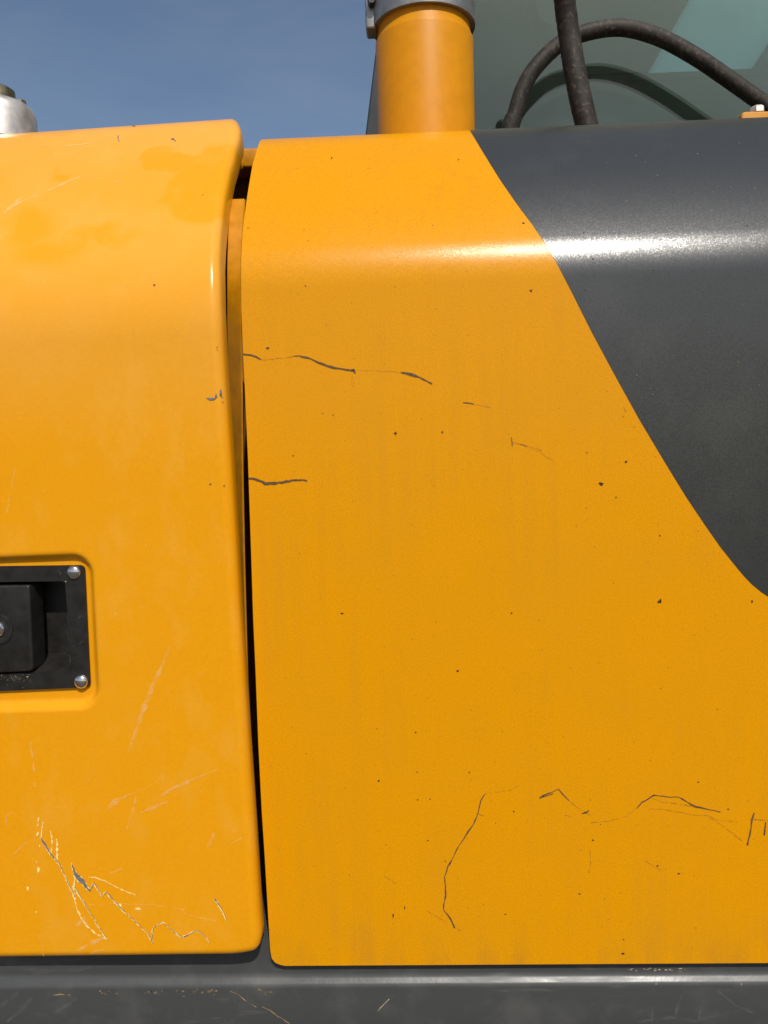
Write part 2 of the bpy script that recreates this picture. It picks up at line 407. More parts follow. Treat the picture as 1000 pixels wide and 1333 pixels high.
hood_panel = sheet('hood_panel', hood, lambda i: hood.edge(i, HOOD_L), lambda i: XEND, rows, 24, M['panel'], machine, 0.0, 0.004)
hood_panel['label'] = 'yellow hood side panel with thin dark scratches and a rolled top'
grows = [i for i in rows if hood.edge(i, GREY_L, 0.0003) < XEND-0.02]
# the lowest grey row follows the stripe's tip out to the right
stripe = sheet('grey_stripe', hood, lambda i: hood.edge(i, GREY_L, 0.0003), lambda i: XEND-0.002, grows, 16, M['grey'], hood_panel, 0.0003)
stripe['label'] = 'charcoal grey curved stripe painted across the hood panel'

# ------------------------------------------------------------------ engine door with rolled edge and latch pocket
DOOR_R = [(296, 150), (306, 155), (311, 159), (314.5, 169), (313.5, 182), (310, 193), (306, 210), (302, 223), (299, 238), (295.5, 256), (292.5, 280), (289.5, 310), (288, 340), (288.8, 400), (291.5, 460), (295.5, 520),
          (301, 600), (307, 700), (312.5, 800), (318, 880), (323.5, 970), (329, 1050), (333.5, 1120), (338, 1190), (340, 1215), (339.8, 1222), (338, 1231), (334, 1236.5), (327, 1239.5), (315, 1241)]
DX0 = -0.80
RE = 0.011
edgeX = [door.edge(i, DOOR_R, -RE*0.6) for i in range(len(door.P))]
outl = [(edgeX[i], door.P[i][3]) for i in range(len(door.P))]
outl = [(DX0-0.3, 0.0)] + outl
def dist_outline(x, s):
    best = 9
    lo = 0
    for (ax, as_), (bx, bs) in zip(outl, outl[1:]):
        if min(as_, bs) - s > 0.03 or s - max(as_, bs) > 0.03: continue
        ex, es = bx-ax, bs-as_; l2 = ex*ex+es*es or 1e-12
        t = max(0, min(1, ((x-ax)*ex+(s-as_)*es)/l2))
        d = math.hypot(x-ax-t*ex, s-as_-t*es)
        if d < best: best = d
    return best
# latch pocket, a rounded rectangle in (X, s)
def door_xs(px, py):
    P, n, s = door.hit(px, py); return P.x, s
pTR, pBR = door_xs(121.5, 718), door_xs(132, 923)
skew = (pTR[0]-pBR[0])/(pTR[1]-pBR[1]); sc_ = (pTR[1]+pBR[1])/2; hs_ = (pTR[1]-pBR[1])/2
cx_ = door_xs(-4, 819)[0]; hx_ = (pTR[0]+pBR[0])/2 - cx_
print('POCKET', pTR, pBR, skew, hx_*2, hs_*2)
PD, PW, PR = 0.008, 0.009, 0.024
def pocket(x, s):
    dx = abs(x - cx_ - skew*(s-sc_)) - (hx_-PR); dy = abs(s-sc_) - (hs_-PR)
    sd = math.hypot(max(dx, 0), max(dy, 0)) + min(max(dx, dy), 0) - PR
    t = max(0.0, min(1.0, -sd/PW)); return PD*(t*t*(3-2*t)), sd
cols = []                                       # distance in from the free edge
e = 0.0
while e < RE*1.25: cols.append(e); e += 0.0011
while e < 0.13: cols.append(e); e += 0.006
vs, fs = [], []; hole = set()
nxf, nxs = 130, len(cols)
XF = -0.57                                       # left end of the finely divided part
for i in range(len(door.P)):
    ex = edgeX[i]
    xs = [ex - c for c in cols]
    x1 = xs[-1]
    xs += [x1 + (XF-x1)*(k+1)/nxf for k in range(nxf)] + [XF + (DX0-XF)*(k+1)/8 for k in range(8)]
    s = door.P[i][3]
    for k, x in enumerate(xs):
        dd = 9 if (x < ex-0.03 and s > 0.03) else dist_outline(x, s)
        drop = 0.0 if dd >= RE else RE - math.sqrt(max(0.0, RE*RE-(RE-dd)**2))
        off = -drop
        if 0.2 < s < 0.6:
            pk, psd = pocket(x, s); off -= pk
            if psd < -0.026: hole.add((i, k))          # cut out behind the latch plate
        vs.append(door.pt(x, i, off))
n = nxs + nxf + 8; nr = len(door.P)
for j in range(nr-1):
    for k in range(n-1):
        if not (j, k) in hole: fs.append((j*n+k, j*n+k+1, (j+1)*n+k+1, (j+1)*n+k))
# folded-back flange along the right and lower edges
base = len(vs)
for j in range(nr): vs.append(door.pt(edgeX[j], j, -0.024))
for j in range(nr-1): fs.append((j*n, (j+1)*n, base+j+1, base+j))
base2 = len(vs)
for k in range(n):
    p = vs[k].copy(); p.y += 0.013; vs.append(p)
for k in range(n-1): fs.append((k, k+1, base2+k+1, base2+k))
side_door = mesh('side_door', vs, fs, M['door'], machine)
side_door['label'] = 'yellow engine door with rolled edge, black latch and torn scratches near its lower corner'

# latch set on the pocket floor
lat_y = door.P[0][0] + PD                       # local depth of the pocket floor
def lp(px, py, out=0.0):                        # pixel -> point standing 'out' in front of the pocket floor
    d = ray(px, py); y = lat_y - out
    t = (y - (CAM.y + door.ky*(CAM.x-door.x0)))/(d.y + door.ky*d.x)
    return CAM + d*t
def rounded(pts, rads, seg=6):                   # rounded polygon corners in the XZ plane
    out = []
    for i, p in enumerate(pts):
        a, b = pts[i-1], pts[(i+1) % len(pts)]; r = rads[i] if isinstance(rads, (list, tuple)) else rads
        u = (a-p).normalized()*r; v = (b-p).normalized()*r
        for k in range(seg+1):
            t = k/seg; out.append(p + u*(1-t)**2 + v*t*t)
    return out
TH = 0.0035
def mirror_px(px, py): return (-8-px, py + (px+4)*0.03*2)
P_tr, P_br = (109.5, 736), (117, 894.5)
P_tl, P_bl = (-121, 739), (-121, 905)
outer = [lp(*q, TH) for q in (P_tl, P_tr, P_br, P_bl)]
inner = [lp(*q, TH) for q in ((-96, 759), (84.6, 756.5), (93.5, 876), (-98, 884))]
floor_ = [lp(*q, TH) + Vector((0, 0.036, 0)) for q in ((-96, 759), (84.6, 756.5), (93.5, 876), (-98, 884))]
floor_[2] += Vector((-0.004, 0, 0.013)); floor_[3] += Vector((0.004, 0, 0.013))
ro, ri = rounded(outer, 0.006, 5), rounded(inner, 0.004, 5); rf = rounded(floor_, 0.004, 5)
ri2 = [p + Vector((0, 0.0016, 0)) + (sum(inner, Vector())/4 - p)*0.012 for p in ri]
rob = [p + Vector((0, TH, 0)) for p in ro]
rob2 = [p + Vector((0, 0.0008, 0)) + (p-sum(outer, Vector())/4)*0.005 for p in ro]
rings = [rob, rob2, ro, ri, ri2, rf]; nv = len(ro); vs = [p for r in rings for p in r]; fs = []
for a in range(len(rings)-1):
    for k in range(nv):
        k2 = (k+1) % nv; fs.append((a*nv+k, a*nv+k2, (a+1)*nv+k2, (a+1)*nv+k))
fs.append(tuple(range((len(rings)-1)*nv, len(rings)*nv)))
plate = mesh('latch_plate', vs, fs, M['black'], side_door, True)
plate.data.set_sharp_from_angle(angle=R(25))
pad = [lp(*q, TH+0.001) for q in ((-46, 763), (38, 762), (43, 874), (-48, 878))]
bm = bmesh.new(); f = bm.faces.new([bm.verts.new(p) for p in rounded(pad, [0.003, 0.003, 0.006, 0.006], 5)])
r = bmesh.ops.extrude_face_region(bm, geom=[f])
for gg in r['geom']:
    if isinstance(gg, bmesh.types.BMVert): gg.co.y += 0.024; gg.co.x += 0.003
paddle = from_bm('latch_paddle', bm, M['black'], side_door, True, 0.0016, 3)
lc = lp(-3, 819, TH+0.001)
lathe('lock_ring', [(0.0165, 0.0), (0.0165, 0.0012), (0.0145, 0.0016), (0.0105, 0.0002), (0.0090, 0.0003)], lc, M['black'], side_door, 40, 'Y')
lathe('lock_cylinder', [(0.0078, -0.001), (0.0078, 0.0020), (0.0066, 0.0034), (0.0040, 0.0040), (0.0, 0.0041)], lc, M['chrome'], side_door, 40, 'Y')
for q in ((96.3, 745), (105.6, 887.3), (-108, 748), (-112, 895)):
    lathe('screw', [(0.0076, 0.0), (0.0075, 0.0010), (0.0062, 0.0026), (0.0040, 0.0036), (0.0018, 0.0041), (0.0, 0.0042)], lp(*q, TH), M['chrome'], side_door, 28, 'Y')

# ------------------------------------------------------------------ lower frame rail
RY, RZ, NB = 0.011, HZ-0.5935, 42.0
rail = [(RY, HZ-0.553), (RY, RZ)]
for k in range(1, 9):                            # hollow fold outwards
    a = R(NB*k/8); rail.append((RY-0.010*(1-math.cos(a)), RZ-0.010*math.sin(a)))
y1, z1 = rail[-1]
rail.append((y1-0.004*math.sin(R(NB)), z1-0.004*math.cos(R(NB)))); y1, z1 = rail[-1]
for k in range(1, 11):                           # rounded fold down to the face
    a = R(NB*(1-k/10)); rail.append((y1-0.008*(math.cos(a)-math.cos(R(NB))), z1-0.008*(math.sin(R(NB))-math.sin(a))))
y1, z1 = rail[-1]
rail += [(y1, z1-0.02), (y1, z1-0.10), (y1+0.006, z1-0.11), (0.30, z1-0.11), (0.30, HZ-0.553)]
xs = [-0.95+1.9*k/40 for k in range(41)]
vs = [(x, y, z) for x in xs for y, z in rail]; nv = len(rail); fs = []
for a in range(len(xs)-1):
    for k in range(nv):
        k2 = (k+1) % nv; fs.append((a*nv+k, a*nv+k2, (a+1)*nv+k2, (a+1)*nv+k))
fs += [tuple(range(nv)), tuple(range((len(xs)-1)*nv, len(xs)*nv))]
rail_o = mesh('frame_rail', vs, fs, M['sill'], machine); rail_o.data.set_sharp_from_angle(angle=R(32))
rail_o['label'] = 'scuffed charcoal frame rail under the yellow panels'

# ------------------------------------------------------------------ door jamb, cross beam and dark engine bay
JR = [(319.5, 256), (317, 300), (314.5, 345), (314.5, 420), (316, 520), (316.3, 600), (318.5, 720), (322.5, 880), (328, 1000), (333, 1100), (339, 1200), (341, 1240)]
JL = [(300, 256), (297.5, 300), (296, 345), (296, 420), (298, 520), (301, 600), (305, 720), (311, 880), (317, 1000), (322, 1100), (328, 1200), (331, 1240)]
jr = [i for i in rows if proj(hood.pt(-0.18, i, -0.018))[1] > 257 and hood.P[i][2] < 60 and hood.P[i][1] > HZ-0.5]
vs, fs = [], []
for i in jr:
    tl_ = max(0.0, min(1.0, (proj(hood.pt(-0.18, i, -0.018))[1]-290)/220)); ol = 0.018 + 0.020*tl_*tl_*(3-2*tl_)
    a = hood.edge(i, JR, -0.018); b = hood.edge(i, JL, -ol)
    vs += [hood.pt(a-0.014, i, -0.05), hood.pt(a, i, -0.0195), hood.pt(a-0.0015, i, -0.018), hood.pt(b, i, -ol), hood.pt(b+0.002, i, -0.06)]
for j in range(len(jr)-1):
    for k in range(4): fs.append((j*5+k, j*5+k+1, (j+1)*5+k+1, (j+1)*5+k))
t_ = (len(jr)-1)*5; fs.append((t_, t_+1, t_+2, t_+3, t_+4))
jamb = mesh('door_jamb', vs, fs, M['jamb'], machine); jamb.data.set_sharp_from_angle(angle=R(30))
yb = 0.20
a, b = at(295, 193.5, yb), at(360, 216, yb)
box('cross_beam', (a.x-0.25, yb, b.z), (b.x+0.3, yb+0.04, a.z), M['jamb'], machine, 0.003)
c = at(309, 214.5, yb)
lathe('beam_bolt', [(0.009, 0.0), (0.009, 0.004), (0.007, 0.006), (0.0, 0.006)], (c.x, yb, c.z), M['jamb'], machine, 24, 'Y')
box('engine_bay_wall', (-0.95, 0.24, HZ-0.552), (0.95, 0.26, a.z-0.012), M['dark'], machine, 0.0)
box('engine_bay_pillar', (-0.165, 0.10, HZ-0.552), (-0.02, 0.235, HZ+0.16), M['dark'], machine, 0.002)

# ------------------------------------------------------------------ intake pipe with clamp
yp = 0.30
pl, pr = at(489.5, 110, yp), at(618, 110, yp)
cxp, rp = (pl.x+pr.x)/2, (pr.x-pl.x)/2*0.985
def zpix(px, py, Y): return at(px, py, Y).z
zg = zpix(555, 18, yp-rp)                      # groove seen at the front of the pipe
pipe = lathe('intake_pipe', [(rp, HZ+0.10), (rp, zg-0.006), (rp*0.995, zg-0.004), (rp*0.955, zg+0.002), (rp*0.945, zg+0.010), (rp*0.94, zg+0.05), (rp*0.94, zg+0.12)], (cxp, yp, 0), M['pipe'], machine, 96)
pipe['label'] = 'short yellow upright intake pipe with steel clamp'
zc = zpix(555, 2, yp-rp*1.03)
lathe('pipe_clamp', [(rp*0.945, zc), (rp*1.045, zc), (rp*1.05, zc+0.002), (rp*1.05, zc+0.035), (rp*1.035, zc+0.038), (rp*0.945, zc+0.038)], (cxp, yp, 0), M['clamp'], pipe, 96)
bx = at(483, 18, yp)
bm_lo, bm_hi = at(476.5, 41, yp-0.01), at(489, -30, yp-0.01)
box('clamp_lug', (bm_lo.x, yp-0.018, bm_lo.z), (bm_hi.x, yp+0.012, bm_hi.z), M['clamp'], pipe, 0.003)
lathe('clamp_bolt', [(0.006, -0.01), (0.006, 0.016), (0.005, 0.018), (0.0, 0.018)], ((bm_lo.x+bm_hi.x)/2+0.002, yp-0.012, at(485, 4, yp-0.02).z), M['black'], pipe, 6, 'Y')

# ------------------------------------------------------------------ aluminium cap behind the door
ya = 0.24
ar = at(44.7, 158, ya); axx = at(-4, 158, ya).x; ra = (ar.x-axx)*0.99
zb = at(20, 171.5, ya-ra*0.9).z; zt = at(-4, 126, ya-ra*0.4).z
hh = zt-zb
cap = lathe('breather_cap', [(ra*0.55, zb-0.16), (ra*0.55, zb+0.004), (ra*0.97, zb+0.004), (ra, zb), (ra*0.995, zb+0.002), (ra*0.985, zb+hh*0.68), (ra*0.96, zb+hh*0.79), (ra*0.91, zb+hh*0.88), (ra*0.82, zb+hh*0.945), (ra*0.68, zb+hh*0.985), (ra*0.45, zb+hh), (0, zb+hh)], (axx, ya, 0), M['alu'], machine, 72)
cap['label'] = 'rounded aluminium breather cap with a threaded knob'
kr = at(17.3, 115, ya).x - axx
kz = at(-4, 104, ya-kr).z - zt
lathe('cap_knob', [(kr*0.95, zt-0.006), (kr, zt-0.002), (kr, zt+kz*0.25), (kr*0.96, zt+kz*0.28), (kr*0.96, zt+kz*0.34), (kr*0.98, zt+kz*0.36), (kr*0.98, zt+kz*0.9), (kr*0.88, zt+kz), (0, zt+kz)], (axx, ya, 0), M['brass'], cap, 40)
nx_ = at(21, 122, ya).x
lathe('cap_nut', [(0.007, zt-0.008), (0.007, zt+0.006), (0.006, zt+0.008), (0, zt+0.008)], (nx_, ya+0.012, 0), M['brass'], cap, 6)

# ------------------------------------------------------------------ cab with tinted glass
YG = 0.54
cab = bpy.data.objects.new('cab', None); col.objects.link(cab); cab.parent = machine
cab.location = (0, 0, 0); cab['label'] = 'cab seen behind the hood through tinted glass'
gl_, gr_ = at(477, 172, YG), at(1300, 172, YG)
zlo, zhi = HZ+0.10, HZ+1.40
lean = (at(487, 90, YG).x - gl_.x)/(at(487, 90, YG).z - gl_.z)
def gx(z): return gl_.x + lean*(z-gl_.z)
vs = [(gx(zlo)+0.02, YG, zlo), (1.35, YG, zlo), (1.35, YG, zhi), (gx(zhi)+0.02, YG, zhi)]
prism('glass_pane', [Vector(v) for v in vs], 0.005, M['window'], cab)
vs = [(gx(zlo), YG-0.012, zlo), (gx(zlo)+0.075, YG-0.012, zlo), (gx(zhi)+0.075, YG-0.012, zhi), (gx(zhi), YG-0.012, zhi)]
prism('corner_pillar', [Vector(v) for v in vs], 0.011, M['frame'], cab, 0.003)
YF = 1.55                                       # far side of the cab, with its window opening
def fp(px, py): return at(px, py, YF)
A_, B_ = fp(845, 93), fp(978, 94); A2, B2 = fp(845+104*3, 93-186*3), fp(978+70*8, 94-108*8)
Ltop = A_ + (fp(897, 0)-A_)*5; Rtop = B_ + (fp(1000, 60)-B_)*12
zt_ = zhi
def onz(P, Q, z): return P + (Q-P)*((z-P.z)/(Q.z-P.z))
Lt, Rt = onz(A_, Ltop, zt_), onz(B_, Rtop, zt_)
xl = gx(HZ+0.9)+0.05
prism('far_wall', [Vector((xl, YF, A_.z)), A_, Lt, Vector((xl, YF, zt_))], 0.05, M['trim'], cab, 0.004)
prism('far_wall', [B_, Vector((2.6, YF, B_.z)), Vector((2.6, YF, zt_)), Rt], 0.05, M['trim'], cab, 0.004)
prism('far_wall', [Vector((xl, YF+0.001, zlo-0.3)), Vector((2.6, YF+0.001, zlo-0.3)), Vector((2.6, YF+0.001, B_.z-0.001)), Vector((xl, YF+0.001, A_.z-0.001))], 0.05, M['trim'], cab, 0.004)
prism('far_glass', [Vector((A_.x-0.02, YF+0.03, A_.z-0.02)), Vector((B_.x+0.02, YF+0.03, A_.z-0.02)), Rt+Vector((0, 0.03, 0)), Lt+Vector((0, 0.03, 0))], 0.005, M['far_window'], cab)
box('window_ledge', (A_.x-0.05, YF-0.02, A_.z-0.030), (B_.x+0.6, YF-0.001, A_.z-0.012), M['trim'], cab, 0.004)
sw = box('cab_side_wall', (gx(zlo)+0.020, YG+0.006, zlo-0.2), (gx(zlo)+0.045, YF+0.05, zhi), M['trim'], cab, 0.0)
for v in sw.data.vertices: v.co.x += lean*(v.co.z-zlo)
box('cab_roof', (xl-0.03, YG, zhi+0.002), (2.6, YF+0.06, zhi+0.06), M['frame'], cab, 0.01)
YS = 0.85
hd = rounded([at(686, -60, YS), at(748, -60, YS), at(744, 33, YS), at(702, 33, YS)], [0.01, 0.01, 0.012, 0.03], 6)
prism('headrest', hd, 0.08, M['seat'], cab, 0.004)
prism('seat_back', rounded([at(590, -90, YS), at(690, -90, YS), at(664, -2, YS), at(600, 9, YS)], [0.01, 0.01, 0.03, 0.03], 6), 0.08, M['seat'], cab, 0.004)

# ------------------------------------------------------------------ hoses
yt = 0.47
hose = tube('thin_hose', [at(*q, yt) for q in ((640, 250), (652, 205), (667, 160), (682, 113), (704, 80), (741, 50), (800, 36), (852, 46), (903, 72), (952, 105), (1000, 139), (1048, 172), (1095, 225))], (0.0124, 0.0124), M['rubber'], machine)
hose['label'] = 'thin black rubber hose arching over the hood'
fa, fb = at(661, 178, yt), at(668.5, 153, yt)
tube('hose_ferrule', [fa, (fa+fb)/2, fb], (0.0139, 0.0139), M['rubber'], hose)
yk = 0.30
hose2 = tube('thick_hose', [at(*q, y) for q, y in (((728, -90), yk-0.06), ((731, -40), yk-0.03), ((735, 0), yk-0.01), ((741, 45), yk), ((750, 100), yk), ((762, 155), yk), ((778, 220), yk), ((800, 290), yk))], (0.0131, 0.0160), M['rubber'], machine, 24, 0.00025)
hose2['label'] = 'thicker worn black rubber hose running straight up past the cab glass'

# ------------------------------------------------------------------ yellow bracket on the hood top
yk2 = 0.23
b0, b1 = at(965, 156, yk2), at(1120, 142, yk2)
brk = prism('hood_bracket', rounded([Vector((b0.x, yk2, b0.z-0.03)), Vector((b1.x, yk2, b0.z-0.03)), Vector((b1.x, yk2, b1.z)), Vector((b0.x, yk2, at(972, 144.5, yk2).z))], [0.001, 0.001, 0.003, 0.007], 5), 0.05, M['jamb'], machine, 0.002)
cbl = at(986, 143, yk2+0.02)
lathe('bracket_bolt', [(0.009, cbl.z-0.004), (0.009, cbl.z+0.002), (0.006, cbl.z+0.0045), (0, cbl.z+0.0045)], (cbl.x, yk2+0.02, 0), M['alu'], brk, 6)

# ------------------------------------------------------------------ scratches, chips and rub marks
def wander(pts, wd, n, jit, rag=0.55):
    out = []
    for i in range(len(pts)-1):
        (x0, y0), (x1, y1) = pts[i], pts[i+1]; w0, w1 = wd[i], wd[i+1]
        m_ = max(1, int(math.hypot(x1-x0, y1-y0)/n))
        for k in range(m_):
            t = k/m_; j = jit if k else 0
            out.append((x0+(x1-x0)*t+random.uniform(-j, j), y0+(y1-y0)*t+random.uniform(-j, j), (w0+(w1-w0)*t)*0.74*random.uniform(rag, 1.95-rag)))
    out.append((*pts[-1], wd[-1])); return out
def ribbon_data(surf, pts, wd, off, step=5, jit=0.5, rag=0.55):
    q = wander(pts, wd, step, jit, rag); vs, fs = [], []
    for i, (x, y, wpx) in enumerate(q):
        a, b = q[max(i-1, 0)], q[min(i+1, len(q)-1)]
        tx, ty = b[0]-a[0], b[1]-a[1]; l = math.hypot(tx, ty) or 1
        nx, ny = -ty/l*wpx/2, tx/l*wpx/2
        for s_ in (-1, 1):
            h = surf(x+nx*s_, y+ny*s_)
            if h is None: return [], []
            vs.append(h[0]+h[1]*off)
    for i in range(len(q)-1): fs.append((2*i, 2*i+1, 2*i+3, 2*i+2))
    return vs, fs
def rail_hit(px, py):                            # frame rail: walk its section
    d = ray(px, py); best = None
    for a, b in zip(rail[:-4], rail[1:-3]):
        ey, ez = b[0]-a[0], b[1]-a[1]; den = d.y*ez - d.z*ey
        if abs(den) < 1e-12: continue
        qy, qz = a[0]-CAM.y, a[1]-CAM.z; t = (qy*ez-qz*ey)/den; u = (qy*d.z-qz*d.y)/den
        if t > 0 and -1e-6 <= u <= 1+1e-6 and (best is None or t < best[0]):
            nn = Vector((0, -abs(ez), abs(ey))).normalized(); best = (t, nn)
    return None if best is None else (CAM + d*best[0], best[1])
def flat(name, vs, fs, m, parent, stuff=False):
    if not fs: return None
    me = bpy.data.meshes.new(name); me.from_pydata([tuple(v) for v in vs], [], fs); me.update()
    o = link(name, me, m, parent)
    if stuff: o['kind'] = 'stuff'
    return o
def scratch(surf, parent, pts, wd, m, off=0.0005, step=5, jit=0.5, name='scratch'):
    if isinstance(wd, (int, float)): wd = [wd]*len(pts)
    vs, fs = ribbon_data(surf, pts, wd, off, step if m != 'scr_pale' else 2.2, jit, 0.08 if m in ('scr_pale', 'ochre') else 0.5); return flat(name, vs, fs, M[m], parent)
def blob(surf, x, y, rx, ry, off, n=7):
    a0 = random.random()*6.28; vs = []
    for k in range(n):
        a = a0 + 6.283*k/n; f = random.uniform(0.45, 1.25)
        h = surf(x+rx*f*math.cos(a), y+ry*f*math.sin(a))
        if h is None: return [], []
        vs.append(h[0]+h[1]*off)
    return vs, [tuple(range(n))]
def blobs(surf, parent, spots, m, off=0.0005, name='paint_chips'):
    V, Fc = [], []
    for x, y, rx, ry in spots:
        vs, fs = blob(surf, x, y, rx, ry, off)
        Fc += [tuple(i+len(V) for i in f) for f in fs]; V += vs
    return flat(name, V, Fc, M[m], parent, True)
HP, DR = hood.hit, door.hit
S = lambda *a, **k: scratch(HP, hood_panel, *a, **k)
S([(317, 461), (326, 462), (333, 464), (340, 468)], [2.2, 2.2, 2, 1.4], 'scr')
S([(340, 468), (355, 467.5), (370, 466), (382, 463.5)], 1.1, 'hair')
S([(382, 463.5), (390, 463), (405, 467), (421, 474), (436, 479), (450, 481), (461, 482)], [2, 2.4, 2.6, 3.0, 3.2, 3.6, 3.6], 'scr')
S([(460.5, 480.5), (462.5, 486)], [3, 2], 'scr')
S([(463, 482), (490, 482.5), (523, 484.5)], 0.9, 'hair')
S([(523, 485), (534, 487), (546, 491), (556, 496), (562.5, 499.5)], [3.2, 3.6, 3.2, 2.8, 2.2], 'scr')
S([(324, 623), (332, 623.5), (339, 626), (345, 629.5), (355, 629), (370, 627.5), (385, 625), (394, 624.5), (400, 626)], [4, 4, 3.4, 4.2, 4.2, 3.6, 3, 2.6, 1.8], 'scr', step=3, jit=0.6)
S([(632, 1033), (626, 1042), (623, 1056), (617, 1072), (606, 1088), (598, 1100), (591, 1114), (583, 1128), (579, 1141), (580, 1152), (580, 1168), (577.5, 1178), (578, 1185), (586, 1195), (592, 1208)], [1.4, 2, 2, 2, 2.1, 2.2, 2.3, 2.3, 2.3, 2.3, 2, 1.9, 1.8, 2, 1.8], 'scr', jit=0.35)
S([(632, 1033), (645, 1031), (664, 1028.5), (676, 1022)], 0.8, 'hair')
S([(592, 1208), (600, 1211)], 0.9, 'hair')
S([(702, 1038.5), (713, 1033), (719, 1031), (727, 1027), (733, 1034), (741, 1042)], [1.6, 1.8, 1.4, 1.6, 1.3, 0.8], 'scr')
S([(703, 1039), (714, 1035), (720, 1033)], 1.1, 'scr')
S([(741, 1042), (752, 1051), (762, 1057), (770, 1062)], 0.8, 'hair')
S([(757, 1059), (763, 1057.5), (767, 1055)], [1.2, 3, 1.2], 'scr')
S([(768, 1106), (769, 1122), (766.5, 1136)], [1, 0.9, 1.2], 'hair')
S([(735, 1061), (744, 1062.5)], 0.9, 'hair')
S([(830, 1051), (836, 1044), (845, 1039), (852, 1034.5)], [1.8, 3.0, 2.4, 2.0], 'scr')
S([(852, 1035), (868, 1037), (884, 1037.5), (895, 1044), (906, 1050), (920, 1053), (938, 1057)], [1.4, 1.2, 1.4, 1.8, 2.2, 1.4, 1.2], 'scr')
S([(849, 1039), (862, 1044), (880, 1046), (900, 1049)], 1.0, 'hair')
S([(830, 1051), (815, 1063), (795, 1068), (770, 1071)], 0.8, 'hair')
S([(845, 1053), (865, 1053.5), (885, 1057), (905, 1061), (920, 1061), (935, 1067), (960, 1070)], 0.8, 'hair')
S([(922, 1064), (935, 1071), (952, 1083), (966, 1094)], 1.0, 'hair')
S([(982, 1058), (979, 1067), (977, 1082), (973, 1100)], [1.8, 2.4, 2.2, 2.6], 'scr')
S([(981, 1066.5), (990, 1067), (1004, 1069)], 1.1, 'hair')
S([(997, 1070), (996, 1078), (995, 1087)], [1.6, 2.4, 2], 'scr')
S([(603, 524), (611, 524.5), (617, 526)], [1.2, 2.4, 1], 'scr')
S([(617, 526), (640, 530.5)], 0.8, 'hair')
S([(664, 572), (668, 576), (676, 578), (690, 581), (706, 587)], [1.2, 2.2, 1.2, 0.9, 0.8], 'hair')
S([(666, 569), (667, 580)], 1.4, 'scr')
S([(676, 577), (695, 585), (720, 599)], 0.8, 'hair')
S([(812, 530), (815, 536)], 1, 'hair')
S([(500, 1140), (515, 1150)], 0.8, 'hair'); S([(555, 1185), (580, 1200)], 0.8, 'hair')
S([(840, 1120), (862, 1134)], 0.9, 'hair'); S([(619, 1058), (630, 1062)], 0.9, 'hair')
S([(459.5, 488), (461, 496), (460, 504), (457.5, 500), (458.5, 490)], 0.8, 'hair')
blobs(HP, hood_panel, [(514.5, 564, 3.5, 1.0), (515.5, 564, 1.0, 3.0), (576, 562.5, 1.8, 1.5), (349, 453, 2.4, 1.4), (432, 206, 1.4, 1.2), (783, 630.5, 3.4, 2.4), (781, 629, 1.6, 1.4), (802, 647, 1.2, 1.6), (859, 783, 3.2, 2.3), (860, 781, 1.2, 1.8),
    (979, 783, 1.4, 1.8), (815, 601, 1.8, 1.3), (764, 589, 1.6, 0.8), (691, 378, 2.6, 1.8), (682, 290.5, 2.2, 0.8), (445, 798, 2.6, 1.1), (596, 873, 1.6, 1.6), (541, 953, 1.4, 1.4), (493, 1016, 1.4, 1.6), (512, 1192, 1.0, 3.5), (527, 1182, 1.2, 2.2),
    (772, 1093.5, 1.4, 1.4), (884, 1137, 2.6, 1.1), (856, 1127, 1.6, 1), (754.5, 1163.5, 1.6, 1.2), (811.5, 1241, 2.4, 1.5), (812, 1223, 1, 1), (658, 1190, 1.6, 1), (580, 1121, 1.3, 1.2), (669, 1056, 1.2, 1), (543, 1005, 1.2, 1), (611, 1005, 1, 1.2),
    (666, 798, 1.2, 1.2), (859, 697, 1, 1), (948, 1053, 1.6, 0.9), (560, 1040, 1, 1), (909, 1018, 1.3, 1.1), (544, 1041, 1.2, 1), (557, 1094, 1.2, 1), (420, 538, 1.2, 1), (434, 540, 1, 0.9), (382, 593, 1.2, 1.2), (398, 372, 1, 1), (597, 208, 1, 1), (323, 297, 1, 1.1)], 'chip')
rnd = random.Random(3)
specks = []
while len(specks) < 170:
    x, y = rnd.uniform(335, 998), rnd.uniform(195, 1245)
    if y > 180 and x < interp(GREY_L, y)-6: specks.append((x, y, rnd.uniform(0.35, 0.8), rnd.uniform(0.35, 0.8)))
blobs(HP, hood_panel, specks, 'scr', 0.0004, 'paint_specks')
gs = [(772, 337, 1.8, 1.2), (760, 303, 1.2, 0.9), (762, 377, 2, 1.6), (793, 400, 1.6, 1), (851, 351, 1.8, 1), (919, 470, 1.2, 1.0), (960.5, 471.5, 1.6, 2.2), (920, 410, 1.4, 1), (764, 184, 1.2, 0.8), (790, 213, 2, 0.6), (973, 294, 1, 1), (990, 393, 1, 1)]
while len(gs) < 40:
    x, y = rnd.uniform(640, 998), rnd.uniform(180, 740)
    if x > interp(GREY_L, y)+8: gs.append((x, y, rnd.uniform(0.35, 0.7), rnd.uniform(0.35, 0.7)))
blobs(HP, stripe, gs, 'scr', 0.0008, 'paint_chips')
blobs(HP, stripe, [(rx_, ry_, rnd.uniform(0.3, 0.6), rnd.uniform(0.3, 0.6)) for rx_, ry_ in [(rnd.uniform(800, 998), rnd.uniform(185, 520)) for _ in range(26)]], 'sand', 0.0008, 'dust_specks')
